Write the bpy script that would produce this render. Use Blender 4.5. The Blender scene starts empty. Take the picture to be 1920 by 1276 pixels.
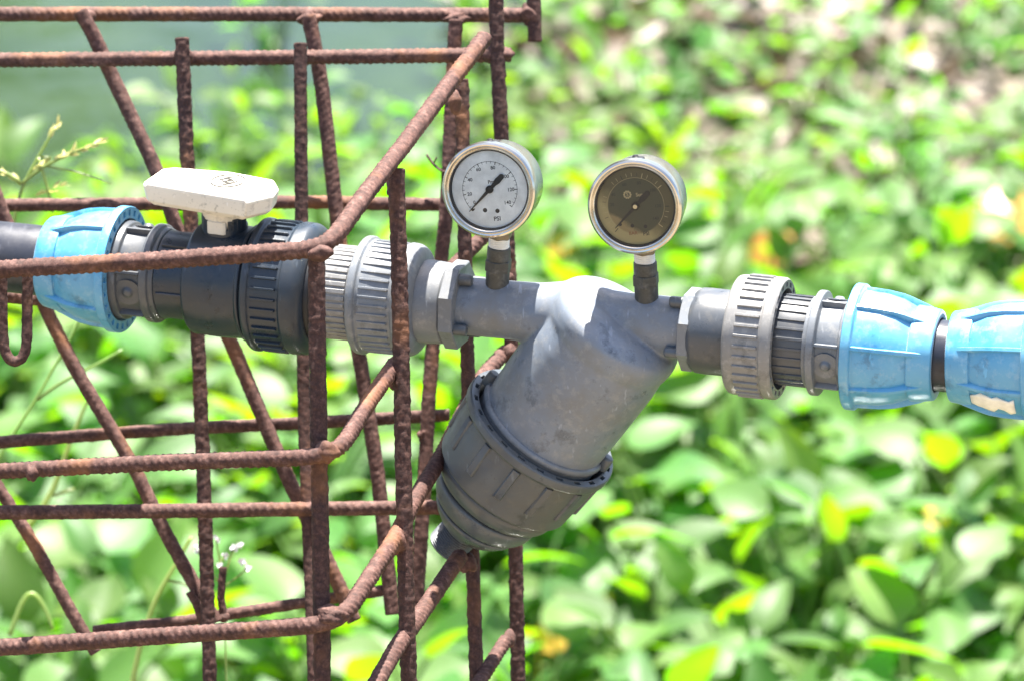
import bpy, math, random
import numpy as np
from mathutils import Vector, Matrix
random.seed(7); RNG = np.random.default_rng(11)
SC = bpy.context.scene
COL = SC.collection
PI = math.pi
V3 = lambda *a: np.array(a, float)
def nrm(v): v = np.asarray(v, float); return v / np.linalg.norm(v)

# ------------------------------------------------------------------ camera
PITCH = math.radians(20.0)
CAM = V3(0, 0, 2.30)
LENS = 150.0
K = 36.0 / LENS / 1920.0                       # metres per photo pixel per metre of depth
VW = V3(0, math.cos(PITCH), -math.sin(PITCH))
UP = V3(0, math.sin(PITCH), math.cos(PITCH))
RT = V3(1, 0, 0)
def at(px, py, dep):
    return CAM + dep * (VW + RT * (px - 960) * K + UP * (638 - py) * K)
def proj(p):
    q = np.asarray(p) - CAM; w = q @ VW
    return 960 + (q @ RT) / w / K, 638 - (q @ UP) / w / K, w

# ------------------------------------------------------------------ mesh building
class MB:
    def __init__(s): s.v = []; s.f = []; s.n = 0; s.m = []
    def add(s, verts, faces, mi=0):
        verts = np.asarray(verts, float).reshape(-1, 3)
        s.v.append(verts)
        for f in faces: s.f.append([i + s.n for i in f]); s.m.append(mi)
        s.n += len(verts)
    def grid(s, P, closed_v=True, closed_u=False, mi=0):
        """P: (nu, nv, 3) array of points; quads between rows."""
        nu, nv = P.shape[:2]
        f = []
        for i in range(nu if closed_u else nu - 1):
            i2 = (i + 1) % nu
            for j in range(nv if closed_v else nv - 1):
                j2 = (j + 1) % nv
                f.append((i * nv + j, i * nv + j2, i2 * nv + j2, i2 * nv + j))
        s.add(P.reshape(-1, 3), f, mi)
    def box(s, c, ax, ay, az, hx, hy, hz, taper=1.0, mi=0):
        c = np.asarray(c)
        P = []
        for sz, k in ((-1, 1.0), (1, taper)):
            for sx, sy in ((-1, -1), (1, -1), (1, 1), (-1, 1)):
                P.append(c + ax * hx * sx * k + ay * hy * sy * k + az * hz * sz)
        s.add(P, [(3, 2, 1, 0), (4, 5, 6, 7), (0, 1, 5, 4), (1, 2, 6, 5), (2, 3, 7, 6), (3, 0, 4, 7)], mi)
    def tube(s, pts, rad, seg=8, cap=True, mi=0):
        pts = np.asarray(pts, float); n = len(pts)
        rad = np.broadcast_to(np.asarray(rad, float), (n,))
        tg = np.gradient(pts, axis=0); tg /= np.linalg.norm(tg, axis=1)[:, None]
        ref = V3(0.31, 0.27, 0.91) if abs(tg[:, 2]).mean() < .8 else V3(1, .1, 0)
        a = np.cross(tg, ref); a /= np.linalg.norm(a, axis=1)[:, None]
        b = np.cross(tg, a)
        th = np.arange(seg) / seg * 2 * PI
        P = pts[:, None] + rad[:, None, None] * (np.cos(th)[None, :, None] * a[:, None] + np.sin(th)[None, :, None] * b[:, None])
        s.grid(P, mi=mi)
        if cap:
            s.f.append([s.n - n * seg + j for j in range(seg)][::-1]); s.m.append(mi)
            s.f.append([s.n - seg + j for j in range(seg)]); s.m.append(mi)

def make_mesh(name, mb, mats, off=(0, 0, 0), angle=38, smooth=True):
    v = np.concatenate(mb.v) - np.asarray(off)
    me = bpy.data.meshes.new(name)
    me.from_pydata(v.tolist(), [], mb.f)
    if not isinstance(mats, (list, tuple)): mats = [mats]
    for m in mats: me.materials.append(m)
    if len(mats) > 1: me.polygons.foreach_set('material_index', mb.m)
    me.validate()
    import bmesh
    bm = bmesh.new(); bm.from_mesh(me)
    bmesh.ops.recalc_face_normals(bm, faces=bm.faces) if angle is not None else None
    bm.to_mesh(me); bm.free()
    if smooth:
        me.polygons.foreach_set('use_smooth', [True] * len(me.polygons))
        if angle is not None: me.set_sharp_from_angle(angle=math.radians(angle))
    me.update()
    return me

def world_loc(o):
    l = V3(0, 0, 0)
    while o is not None: l = l + np.array(o.location); o = o.parent
    return l
def thing(name, label, cat, loc=(0, 0, 0), group=None):
    o = bpy.data.objects.new(name, None); COL.objects.link(o)
    o.location = loc; o.empty_display_size = .02
    o['label'] = label; o['category'] = cat
    if group: o['group'] = group
    return o
def part(name, mb, mat, parent=None, label=None, angle=38, smooth=True):
    off = world_loc(parent) if parent is not None else (0, 0, 0)
    me = make_mesh(name, mb, mat, off, angle, smooth)
    o = bpy.data.objects.new(name, me); COL.objects.link(o)
    if parent is not None: o.parent = parent
    if label: o['label'] = label
    return o
def single(name, mb, mat, label, cat, loc, group=None, angle=38):
    me = make_mesh(name, mb, mat, loc, angle)
    o = bpy.data.objects.new(name, me); COL.objects.link(o); o.location = loc
    o['label'] = label; o['category'] = cat
    if group: o['group'] = group
    return o

# ------------------------------------------------------------------ materials
def mat_new(name):
    m = bpy.data.materials.new(name); m.use_nodes = True
    nt = m.node_tree; nt.nodes.clear()
    out = nt.nodes.new('ShaderNodeOutputMaterial')
    return m, nt, out
def N(nt, t, **kw):
    n = nt.nodes.new(t)
    for k, v in kw.items():
        if k.startswith('i_'): n.inputs[k[2:].replace('_', ' ')].default_value = v
        else: setattr(n, k, v)
    return n
def noise(nt, vec, scale, detail=4, rough=.6):
    n = N(nt, 'ShaderNodeTexNoise'); n.inputs['Scale'].default_value = scale
    n.inputs['Detail'].default_value = detail; n.inputs['Roughness'].default_value = rough
    nt.links.new(vec, n.inputs['Vector']); return n
def ramp(nt, fac, stops):
    r = N(nt, 'ShaderNodeValToRGB'); e = r.color_ramp.elements
    while len(e) < len(stops): e.new(.5)
    for x, (p, c) in zip(e, stops):
        x.position = p; x.color = (*c, 1) if len(c) == 3 else c
    nt.links.new(fac, r.inputs['Fac']); return r
def mixc(nt, fac, a, b, mode='MIX'):
    m = N(nt, 'ShaderNodeMix', data_type='RGBA', blend_type=mode)
    for sock, v in ((m.inputs['Factor'], fac), (m.inputs['A'], a), (m.inputs['B'], b)):
        if hasattr(v, 'links') or hasattr(v, 'is_linked'): nt.links.new(v, sock)
        else: sock.default_value = v if not isinstance(v, tuple) or len(v) == 4 else (*v, 1)
    return m.outputs['Result']
def bump(nt, h, strength, dist):
    b = N(nt, 'ShaderNodeBump'); b.inputs['Strength'].default_value = strength; b.inputs['Distance'].default_value = dist
    nt.links.new(h, b.inputs['Height']); return b.outputs['Normal']

def plastic(name, base, dirt, dirt_amt=.55, rough=.42, scratch=True, spec=.5, dust=None, speck=None, chalk=0):
    """Weathered moulded plastic: mottled colour, dirt film, fine scratches and scuffs."""
    m, nt, out = mat_new(name)
    tc = N(nt, 'ShaderNodeTexCoord').outputs['Object']
    p = N(nt, 'ShaderNodeBsdfPrincipled')
    n1 = noise(nt, tc, 28, 6, .65); n2 = noise(nt, tc, 140, 4, .7); n3 = noise(nt, tc, 9, 3)
    r1 = ramp(nt, n1.outputs['Fac'], [(.40, (0, 0, 0)), (.72, (dirt_amt,) * 3)])
    c = mixc(nt, r1.outputs['Color'], (*base, 1), (*dirt, 1))
    v = ramp(nt, n3.outputs['Fac'], [(.3, (.86,) * 3), (.7, (1.12,) * 3)])
    c = mixc(nt, 1.0, c, v.outputs['Color'], 'MULTIPLY')
    # scuffs, water marks and dragged scratches
    n5 = noise(nt, tc, 55, 7, .72)
    r5 = ramp(nt, n5.outputs['Fac'], [(.34, (.48,) * 3), (.44, (1.0,) * 3), (.60, (1.0,) * 3), (.70, (1.28,) * 3)])
    c = mixc(nt, .75, c, r5.outputs['Color'], 'MULTIPLY')
    mp = N(nt, 'ShaderNodeMapping'); nt.links.new(tc, mp.inputs['Vector']); mp.inputs['Scale'].default_value = (260, 40, 90); mp.inputs['Rotation'].default_value = (.3, .5, .25)
    n6 = noise(nt, mp.outputs[0], 1.0, 3, .5)
    r6 = ramp(nt, n6.outputs['Fac'], [(.66, (0, 0, 0)), (.73, (.45,) * 3)])
    c = mixc(nt, r6.outputs['Color'], c, (min(1, base[0] * 1.9 + .05), min(1, base[1] * 1.8 + .05), min(1, base[2] * 1.7 + .05), 1))
    if dust:
        r3 = ramp(nt, n2.outputs['Fac'], [(.52, (0, 0, 0)), (.75, (.6,) * 3)])
        c = mixc(nt, r3.outputs['Color'], c, (*dust, 1))
    if speck:
        n4 = noise(nt, tc, 210, 5, .62)
        r4 = ramp(nt, n4.outputs['Fac'], [(.615, (0, 0, 0)), (.68, (.55,) * 3)])
        c = mixc(nt, r4.outputs['Color'], c, (*speck, 1))
    nt.links.new(c, p.inputs['Base Color'])
    rr = ramp(nt, n1.outputs['Fac'], [(.3, (rough - .07,) * 3), (.75, (rough + .2,) * 3)])
    nt.links.new(rr.outputs['Color'], p.inputs['Roughness'])
    p.inputs['Specular IOR Level'].default_value = spec
    if chalk:      # sun-bleached, chalky skin
        p.inputs['Sheen Weight'].default_value = chalk; p.inputs['Sheen Roughness'].default_value = .3; p.inputs['Sheen Tint'].default_value = (.9, .97, 1, 1)
    nt.links.new(bump(nt, n2.outputs['Fac'], .12, .0006), p.inputs['Normal'])
    nt.links.new(p.outputs[0], out.inputs[0]); return m

def rust(name, dark, mid, light, scale=1.0):
    m, nt, out = mat_new(name)
    tc = N(nt, 'ShaderNodeTexCoord').outputs['Object']
    p = N(nt, 'ShaderNodeBsdfPrincipled')
    n1 = noise(nt, tc, 190 * scale, 8, .75); n2 = noise(nt, tc, 420 * scale, 5, .7); n3 = noise(nt, tc, 16, 4)
    r = ramp(nt, n1.outputs['Fac'], [(.30, dark), (.52, mid), (.74, light)])
    r2 = ramp(nt, n2.outputs['Fac'], [(.34, (.52, .50, .50)), (.64, (1.15, 1.12, 1.08))])
    c = mixc(nt, .8, r.outputs['Color'], r2.outputs['Color'], 'MULTIPLY')
    r3 = ramp(nt, n3.outputs['Fac'], [(.55, (0, 0, 0)), (.72, (.55,) * 3)])
    c = mixc(nt, r3.outputs['Color'], c, (.30, .125, .045, 1))
    nt.links.new(c, p.inputs['Base Color'])
    p.inputs['Roughness'].default_value = .78; p.inputs['Specular IOR Level'].default_value = .35
    h = N(nt, 'ShaderNodeMath', operation='ADD'); nt.links.new(n1.outputs['Fac'], h.inputs[0]); nt.links.new(n2.outputs['Fac'], h.inputs[1])
    nt.links.new(bump(nt, h.outputs[0], .5, .0007), p.inputs['Normal'])
    nt.links.new(p.outputs[0], out.inputs[0]); return m

def simple(name, col, rough=.5, metal=0.0, spec=.5, bumpy=0):
    m, nt, out = mat_new(name)
    p = N(nt, 'ShaderNodeBsdfPrincipled')
    tc = N(nt, 'ShaderNodeTexCoord').outputs['Object']
    n = noise(nt, tc, 90, 5)
    v = ramp(nt, n.outputs['Fac'], [(.3, (.8,) * 3), (.7, (1.15,) * 3)])
    nt.links.new(mixc(nt, 1.0, (*col, 1), v.outputs['Color'], 'MULTIPLY'), p.inputs['Base Color'])
    p.inputs['Roughness'].default_value = rough; p.inputs['Metallic'].default_value = metal
    p.inputs['Specular IOR Level'].default_value = spec
    if bumpy: nt.links.new(bump(nt, n.outputs['Fac'], bumpy, .001), p.inputs['Normal'])
    nt.links.new(p.outputs[0], out.inputs[0]); return m

def leaf_mat(name, base, trans, tf=.42, rough=.36, spec=.8, var=.35):
    m, nt, out = mat_new(name)
    tc = N(nt, 'ShaderNodeTexCoord').outputs['Object']
    oi = N(nt, 'ShaderNodeObjectInfo')
    geo = N(nt, 'ShaderNodeNewGeometry')
    n = noise(nt, tc, 14, 3); n2 = noise(nt, tc, 120, 4)
    isl = N(nt, 'ShaderNodeMath', operation='MULTIPLY_ADD'); nt.links.new(geo.outputs['Random Per Island'], isl.inputs[0]); isl.inputs[1].default_value = var * 2; isl.inputs[2].default_value = 1 - var
    def tint(col, other):
        c = mixc(nt, n.outputs['Fac'], (*col, 1), (*other, 1))
        hs = N(nt, 'ShaderNodeHueSaturation'); nt.links.new(c, hs.inputs['Color']); nt.links.new(isl.outputs[0], hs.inputs['Value'])
        h = N(nt, 'ShaderNodeMath', operation='MULTIPLY_ADD'); nt.links.new(oi.outputs['Random'], h.inputs[0]); h.inputs[1].default_value = .05; h.inputs[2].default_value = .475
        nt.links.new(h.outputs[0], hs.inputs['Hue'])
        return hs.outputs['Color']
    p = N(nt, 'ShaderNodeBsdfPrincipled')
    nt.links.new(tint(base, (base[0] * 1.7, base[1] * 1.25, base[2] * .9)), p.inputs['Base Color'])
    p.inputs['Roughness'].default_value = rough; p.inputs['Specular IOR Level'].default_value = spec
    nt.links.new(bump(nt, n2.outputs['Fac'], .25, .002), p.inputs['Normal'])
    t = N(nt, 'ShaderNodeBsdfTranslucent'); nt.links.new(tint(trans, (trans[0] * 1.3, trans[1] * 1.05, trans[2])), t.inputs['Color'])
    mx = N(nt, 'ShaderNodeMixShader'); mx.inputs[0].default_value = tf
    nt.links.new(p.outputs[0], mx.inputs[1]); nt.links.new(t.outputs[0], mx.inputs[2])
    nt.links.new(mx.outputs[0], out.inputs[0]); return m

M = {}
M['rust'] = rust('rust', (.030, .013, .010), (.092, .043, .034), (.235, .135, .112))
M['rust_flake'] = rust('rust_flake', (.022, .011, .009), (.066, .030, .024), (.17, .085, .062), 1.5)
M['grey'] = plastic('grey_plastic', (.155, .17, .19), (.11, .10, .085), .6, .33, dust=(.31, .30, .28))
M['grey_warm'] = plastic('grey_warm_plastic', (.20, .197, .193), (.13, .12, .105), .5, .34, dust=(.36, .35, .33))
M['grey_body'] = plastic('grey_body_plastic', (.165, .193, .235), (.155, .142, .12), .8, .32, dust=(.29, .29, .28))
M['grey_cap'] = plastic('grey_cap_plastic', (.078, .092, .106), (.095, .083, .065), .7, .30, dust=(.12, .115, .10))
M['dark'] = plastic('dark_plastic', (.018, .029, .044), (.036, .033, .029), .5, .30, dust=(.05, .05, .05))
M['mid'] = plastic('mid_plastic', (.068, .076, .088), (.062, .055, .045), .6, .30, dust=(.13, .125, .115))
M['pipe'] = plastic('black_pipe', (.017, .021, .034), (.04, .039, .043), .5, .33, dust=(.06, .06, .068))
M['blue'] = plastic('blue_plastic', (.052, .275, .485), (.16, .37, .46), .6, .38, spec=.9, dust=(.30, .47, .56), chalk=.5)
M['white'] = plastic('white_plastic', (.75, .69, .58), (.60, .55, .44), .35, .45, speck=(.22, .20, .16))
M['cream'] = simple('cream_plastic', (.86, .82, .72), .6)
M['black'] = simple('black_rubber', (.012, .012, .014), .5)
M['brassdark'] = simple('tarnished_brass', (.17, .14, .09), .45, .4)
M['tape'] = simple('thread_tape', (.72, .70, .64), .7, bumpy=.6)
M['nipple'] = plastic('nipple_grey', (.050, .050, .043), (.085, .076, .06), .5, .5, dust=(.16, .15, .13))
M['ink'] = simple('ink', (.008, .008, .010), .6)
M['inkgold'] = simple('ink_gold', (.55, .43, .22), .6)
M['inkred'] = simple('ink_red', (.30, .12, .05), .6)
def chrome():
    m, nt, out = mat_new('steel')
    tc = N(nt, 'ShaderNodeTexCoord').outputs['Object']
    p = N(nt, 'ShaderNodeBsdfPrincipled'); n = noise(nt, tc, 60, 6, .7)
    r = ramp(nt, n.outputs['Fac'], [(.35, (.10,) * 3), (.7, (.30,) * 3)])
    nt.links.new(r.outputs['Color'], p.inputs['Roughness'])
    c = ramp(nt, n.outputs['Fac'], [(.3, (.72, .70, .66)), (.72, (.56, .50, .40))])
    nt.links.new(c.outputs['Color'], p.inputs['Base Color'])
    p.inputs['Metallic'].default_value = 1
    nt.links.new(p.outputs[0], out.inputs[0]); return m
M['steel'] = chrome()
def glass():
    m, nt, out = mat_new('gauge_glass')
    t = N(nt, 'ShaderNodeBsdfTransparent'); t.inputs[0].default_value = (.96, .98, .98, 1)
    g = N(nt, 'ShaderNodeBsdfGlossy'); g.inputs['Roughness'].default_value = .06
    lw = N(nt, 'ShaderNodeFresnel'); lw.inputs[0].default_value = 1.45
    mx = N(nt, 'ShaderNodeMixShader'); nt.links.new(lw.outputs[0], mx.inputs[0])
    nt.links.new(t.outputs[0], mx.inputs[1]); nt.links.new(g.outputs[0], mx.inputs[2])
    nt.links.new(mx.outputs[0], out.inputs[0]); return m
M['glass'] = glass()
M['dial'] = simple('dial_face', (.90, .90, .88), .55)
def stained(cen, rt, up, k):
    """brown film on the dial: dark disc inside the scale, tan rim that is palest low on one side"""
    m, nt, out = mat_new('stained_dial')
    tc = N(nt, 'ShaderNodeTexCoord').outputs['Object']
    p = N(nt, 'ShaderNodeBsdfPrincipled')
    n = noise(nt, tc, 70, 4, .6)
    sub = N(nt, 'ShaderNodeVectorMath', operation='SUBTRACT'); nt.links.new(tc, sub.inputs[0]); sub.inputs[1].default_value = tuple(cen)
    def dot(v):
        d = N(nt, 'ShaderNodeVectorMath', operation='DOT_PRODUCT'); nt.links.new(sub.outputs[0], d.inputs[0]); d.inputs[1].default_value = tuple(np.asarray(v) / (76 * k)); return d.outputs['Value']
    def ma(a, mul, add):
        q = N(nt, 'ShaderNodeMath', operation='MULTIPLY_ADD'); nt.links.new(a, q.inputs[0]); q.inputs[1].default_value = mul
        if isinstance(add, (int, float)): q.inputs[2].default_value = add
        else: nt.links.new(add, q.inputs[2])
        return q.outputs[0]
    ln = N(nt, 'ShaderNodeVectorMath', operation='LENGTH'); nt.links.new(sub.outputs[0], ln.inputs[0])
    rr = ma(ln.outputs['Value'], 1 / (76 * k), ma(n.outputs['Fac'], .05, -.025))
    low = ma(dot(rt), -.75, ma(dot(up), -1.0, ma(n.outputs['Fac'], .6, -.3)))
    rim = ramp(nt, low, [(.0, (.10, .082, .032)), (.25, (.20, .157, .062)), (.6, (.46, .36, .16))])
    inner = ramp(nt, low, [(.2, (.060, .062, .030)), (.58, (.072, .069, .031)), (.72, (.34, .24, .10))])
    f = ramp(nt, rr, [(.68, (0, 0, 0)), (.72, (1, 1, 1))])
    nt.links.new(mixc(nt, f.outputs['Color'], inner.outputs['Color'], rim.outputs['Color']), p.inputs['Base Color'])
    p.inputs['Roughness'].default_value = .6
    nt.links.new(p.outputs[0], out.inputs[0]); return m
M['leaf'] = leaf_mat('leaf', (.064, .150, .046), (.185, .47, .004), .46, .50, .42, .28)
M['leaf_far'] = leaf_mat('leaf_far', (.056, .138, .038), (.160, .42, .004), .45, .50, .42, .28)
M['tree_leaf'] = leaf_mat('tree_leaf', (.025, .060, .012), (.05, .13, .01), .35)
M['stem'] = leaf_mat('stem', (.06, .13, .03), (.2, .35, .03), .2)
M['yellow'] = leaf_mat('yellow_leaf', (.50, .32, .07), (.60, .38, .06), .35, var=.1)
M['grass'] = leaf_mat('grass', (.19, .31, .10), (.42, .64, .20), .4, var=.2)
M['seed'] = leaf_mat('seed_head', (.45, .46, .20), (.75, .75, .35), .4, var=.2)
M['petal'] = simple('petal', (.75, .72, .74), .6)
M['litter'] = leaf_mat('dry_litter', (.112, .106, .094), (.16, .13, .08), .15, .5, .6, .4)
M['bark'] = simple('bark', (.10, .075, .05), .9)

def water_mat():
    m, nt, out = mat_new('pond_water')
    tc = N(nt, 'ShaderNodeTexCoord').outputs['Object']
    p = N(nt, 'ShaderNodeBsdfPrincipled')
    n = noise(nt, tc, 1.4, 4); n2 = noise(nt, tc, 5.0, 3, .5)
    r = ramp(nt, n.outputs['Fac'], [(.35, (.009, .022, .004)), (.68, (.026, .046, .010))])
    nt.links.new(r.outputs['Color'], p.inputs['Base Color'])
    p.inputs['Roughness'].default_value = .10; p.inputs['IOR'].default_value = 1.33; p.inputs['Specular IOR Level'].default_value = .42
    nt.links.new(bump(nt, n2.outputs['Fac'], .3, .02), p.inputs['Normal'])
    nt.links.new(p.outputs[0], out.inputs[0]); return m
M['water'] = water_mat()

# ------------------------------------------------------------------ lathe helpers
def rounded(prof, b):
    out = [prof[0]]
    for i in range(1, len(prof) - 1):
        p0, p1, p2 = (np.array(prof[j], float) for j in (i - 1, i, i + 1))
        a, c = p0 - p1, p2 - p1
        la, lc = np.linalg.norm(a), np.linalg.norm(c)
        if la < 1e-9 or lc < 1e-9: continue
        ang = math.degrees(math.acos(max(-1, min(1, a @ c / la / lc))))
        if ang > 160: out.append(tuple(p1)); continue
        q = min(b, .42 * la, .42 * lc)
        s, e = p1 + a / la * q, p1 + c / lc * q
        for t in (0, .33, .67, 1):
            out.append(tuple((1 - t) ** 2 * s + 2 * t * (1 - t) * p1 + t * t * e))
    out.append(prof[-1]); return out

class Frame:
    """axis frame: pt(t, r, th): th = 0 is up, th = 90 deg faces the camera."""
    def __init__(s, O, d, e0, e1): s.O, s.d, s.e0, s.e1 = map(lambda x: np.asarray(x, float), (O, d, e0, e1))
    def pt(s, t, r, th): return s.O + s.d * t + r * (math.cos(th) * s.e0 + math.sin(th) * s.e1)
    def lathe(s, mb, prof, seg=96, b=None, mi=0, wob=0.0):
        if b: prof = rounded(prof, b)
        th = np.arange(seg) / seg * 2 * PI
        t = np.array([p[0] for p in prof]); r = np.array([p[1] for p in prof])
        cs = np.cos(th)[:, None] * s.e0 + np.sin(th)[:, None] * s.e1
        rr = r[:, None] * (1 + wob * np.sin(3 * th + 1)[None, :])
        P = s.O + t[:, None, None] * s.d + rr[:, :, None] * cs[None]
        mb.grid(P, mi=mi)
    def fin(s, mb, th, prof_t, r_in, r_out, w, taper=.75, mi=0):
        """blade along the axis at angle th; prof_t, r_in, r_out: lists."""
        rad = math.cos(th) * s.e0 + math.sin(th) * s.e1
        tan = -math.sin(th) * s.e0 + math.cos(th) * s.e1
        n = len(prof_t); P = np.zeros((n, 6, 3))
        for i, (t, a, c) in enumerate(zip(prof_t, r_in, r_out)):
            base = s.O + s.d * t
            h = c - a
            for j, (rr, ww) in enumerate(((a, 1), (a + h * .75, taper + .1), (c, taper - .2), (c, -(taper - .2)), (a + h * .75, -(taper + .1)), (a, -1))):
                P[i, j] = base + rad * rr + tan * (w / 2 * ww)
        mb.grid(P, closed_v=True, mi=mi)
        k = mb.n - n * 6
        mb.f.append([k + j for j in range(6)]); mb.m.append(mi)
        mb.f.append([k + (n - 1) * 6 + j for j in range(6)]); mb.m.append(mi)
    def notched(s, mb, tf, r0, r1, rn0, rn1, n, duty, depth, mi=0):
        """flat ring r0..r1 at axial position tf with n recesses of given depth (signed, along d)."""
        per = 10; tot = n * per
        e = (rn1 - rn0) * .08
        rs = [r0, rn0, rn0 + e, rn1 - e, rn1, r1]
        P = np.zeros((6, tot * 1, 3))
        for k in range(tot):
            ph = (k % per)
            frac = [0, .001, .5 - duty / 2 - .02, .5 - duty / 2, .5 - duty / 4, .5, .5 + duty / 4, .5 + duty / 2, .5 + duty / 2 + .02, .98][ph]
            th = (k // per + frac) / n * 2 * PI
            on = 3 <= ph <= 7
            for j, r in enumerate(rs):
                P[j, k] = s.pt(tf + (depth if on and 2 <= j <= 3 else 0), r, th)
        mb.grid(P, mi=mi)

# ------------------------------------------------------------------ pipeline frame
PA, PB = at(240, 506, 2.862), at(1600, 649, 2.726)
D = nrm(PB - PA)
E1 = -VW - (-VW @ D) * D; E1 = nrm(E1)          # towards the camera
E0 = nrm(np.cross(D, E1));  E0 = E0 if E0[2] > 0 else -E0
LINE = Frame(PA, D, E0, E1)
def T(px):
    m = (px - 960) * K
    q = PA - CAM
    return (m * (q @ VW) - q @ RT) / (D @ RT - m * (D @ VW))
def DEP(px): return (PA + D * T(px) - CAM) @ VW
def S(px, n): return n * K * DEP(px)            # n photo pixels at that place, in metres
def PRO(l): return [(T(x), S(x, h)) for x, h in l]
def AX(px): return PA + D * T(px)

_d2 = nrm(D + UP * .058); _o2 = AX(1775) - _d2 * T(1775)
_e1 = nrm(E1 - E1 @ _d2 * _d2); _e0 = np.cross(_d2, _e1); _e0 = _e0 if _e0[2] > 0 else -_e0
LINE2 = Frame(_o2, _d2, _e0, _e1)
# ================================================================== the pipes and fittings
# --- black supply pipe coming in
mb = MB()
LINE.lathe(mb, [(-4.0, 0), (-4.0, S(0, 66)), (T(118), S(118, 66)), (T(118), 0)], 96)
o = single('water_pipe', mb, M['pipe'], 'smooth black plastic pipe running into the blue coupling by the white valve handle', 'pipe', AX(0))

def blue_nut(parent, x0, sgn, ph=3, ks=1.0, line=None):
    """compression nut: flange at x0, body runs in direction sgn along the line (photo px)."""
    X = lambda u: x0 + sgn * (u if u < 20 else 20 + (u - 20) * ks)
    line = line or LINE
    body = [(0, 118), (1, 119), (17, 119), (18, 107.5), (60, 105), (90, 98.5), (112, 88.5), (117, 86), (118, 91), (136, 90), (150, 87), (162, 85), (163, 70), (140, 69)]
    mb = MB()
    pr = [(T(X(u)), S(X(u), r)) for u, r in body]
    line.lathe(mb, pr, 128, b=.0012)
    line.notched(mb, T(X(-.5)), S(x0, 97), S(x0, 118), S(x0, 101), S(x0, 113), 26, .36, T(X(5)) - T(X(0)))
    inner = [(T(X(u)), S(X(u), r)) for u, r in [(0, 97), (22, 95), (24, 70)]]
    line.lathe(mb, inner, 96)
    us = [14, 30, 60, 88, 105, 120, 135, 146]
    ro = [113.5, 113, 111.5, 107.5, 102.5, 97, 92, 87]
    ri = [100, 100, 98, 90, 84, 80, 80, 78]
    for k in range(8):
        th = math.radians(90 + ph + 45 * k)
        line.fin(mb, th, [T(X(u)) for u in us], [S(x0, r) for r in ri], [S(x0, r) for r in ro], S(x0, 11))
    return part('nut', mb, M['blue'], parent)

# --- blue compression coupling on the inlet
c1 = thing('compression_coupling', 'blue ribbed compression coupling on the black pipe beside the ball valve', 'pipe coupling', AX(240), 'blue compression couplings')
blue_nut(c1, 236, -1, 3, .86)
def adaptor(parent, x0, sgn, flange, matname, fins=6, line=None):
    line = line or LINE
    X = lambda u: x0 + sgn * u
    q = lambda l: [(T(X(u)), S(X(u), r)) for u, r in l]
    mb = MB()
    line.lathe(mb, q([(-26, 94), (2, 92), (4, 84), (44, 83), (46, flange), (60, flange), (62, 86), (70, 86), (71, 60)]), 112, b=.0010)
    for k in range(fins):
        th = math.radians(90 + 4 + 360 / fins * k)
        line.fin(mb, th, [T(X(2)), T(X(46))], [S(x0, 80)] * 2, [S(x0, 94)] * 2, S(x0, 8))
    o = part('adaptor', mb, M[matname], parent)
    for k in range(0, fins, 2):
        th = math.radians(90 + 30 + 360 / fins * k)
        mb = MB()
        c = line.pt(T(X(24)), S(x0, 82), th)
        rad = nrm(line.pt(0, 1, th) - line.O)
        f = Frame(c, rad, line.d, np.cross(rad, line.d))
        f.lathe(mb, [(0, S(x0, 26)), (S(x0, 2.5), S(x0, 26)), (S(x0, 3), S(x0, 22)), (S(x0, 2.0), S(x0, 12)), (S(x0, 3), S(x0, 10)), (S(x0, 7), S(x0, 8)), (S(x0, 8.5), S(x0, 5)), (S(x0, 8.5), 0)], 28)
        part('screw', mb, M[matname], o)
    return o
adaptor(c1, 246, 1, 93, 'mid')

# --- ball valve
bv = thing('ball_valve', 'dark grey plastic ball valve with a worn white T handle', 'valve', AX(430))
mb = MB()
LINE.lathe(mb, PRO([(316, 60), (316, 84), (326, 82), (372, 82), (373, 100), (378, 105), (420, 107), (474, 105), (476, 111), (482, 112), (486, 100), (500, 96)]), 128, b=.0012)
for th in (math.radians(52), math.radians(118)):
    LINE.fin(mb, th, [T(322), T(374)], [S(350, 78)] * 2, [S(350, 87)] * 2, S(350, 7))
bvb = part('body', mb, M['dark'], bv)
def union_nut(parent, prof, ribs, rr, nrib, matname, ribh=5, w=5.5, b=.0018, ph=0):
    mb = MB(); xm = (ribs[0] + ribs[1]) / 2
    LINE.lathe(mb, PRO(prof), 144, b=b)
    for k in range(nrib):
        th = 2 * PI * (k + ph) / nrib
        LINE.fin(mb, th, [T(ribs[0]), T(ribs[0] + 2), T(ribs[1] - 2), T(ribs[1])], [S(xm, rr - 3)] * 4, [S(xm, rr), S(xm, rr + ribh), S(xm, rr + ribh), S(xm, rr)], S(xm, w))
    return part('union_nut', mb, M[matname], parent)
un = union_nut(bv, [(489, 90), (489, 121), (493, 126), (502, 126), (505, 120), (560, 120), (563, 125), (585, 124), (594, 118), (600, 108), (601, 99), (588, 97)], (508, 556), 120, 38, 'dark', 5)
mb = MB()
LINE.lathe(mb, PRO([(570, 100), (606, 99), (610, 94), (614, 80)]), 112, b=.001)
part('seal_ring', mb, M['black'], bv)
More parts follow.
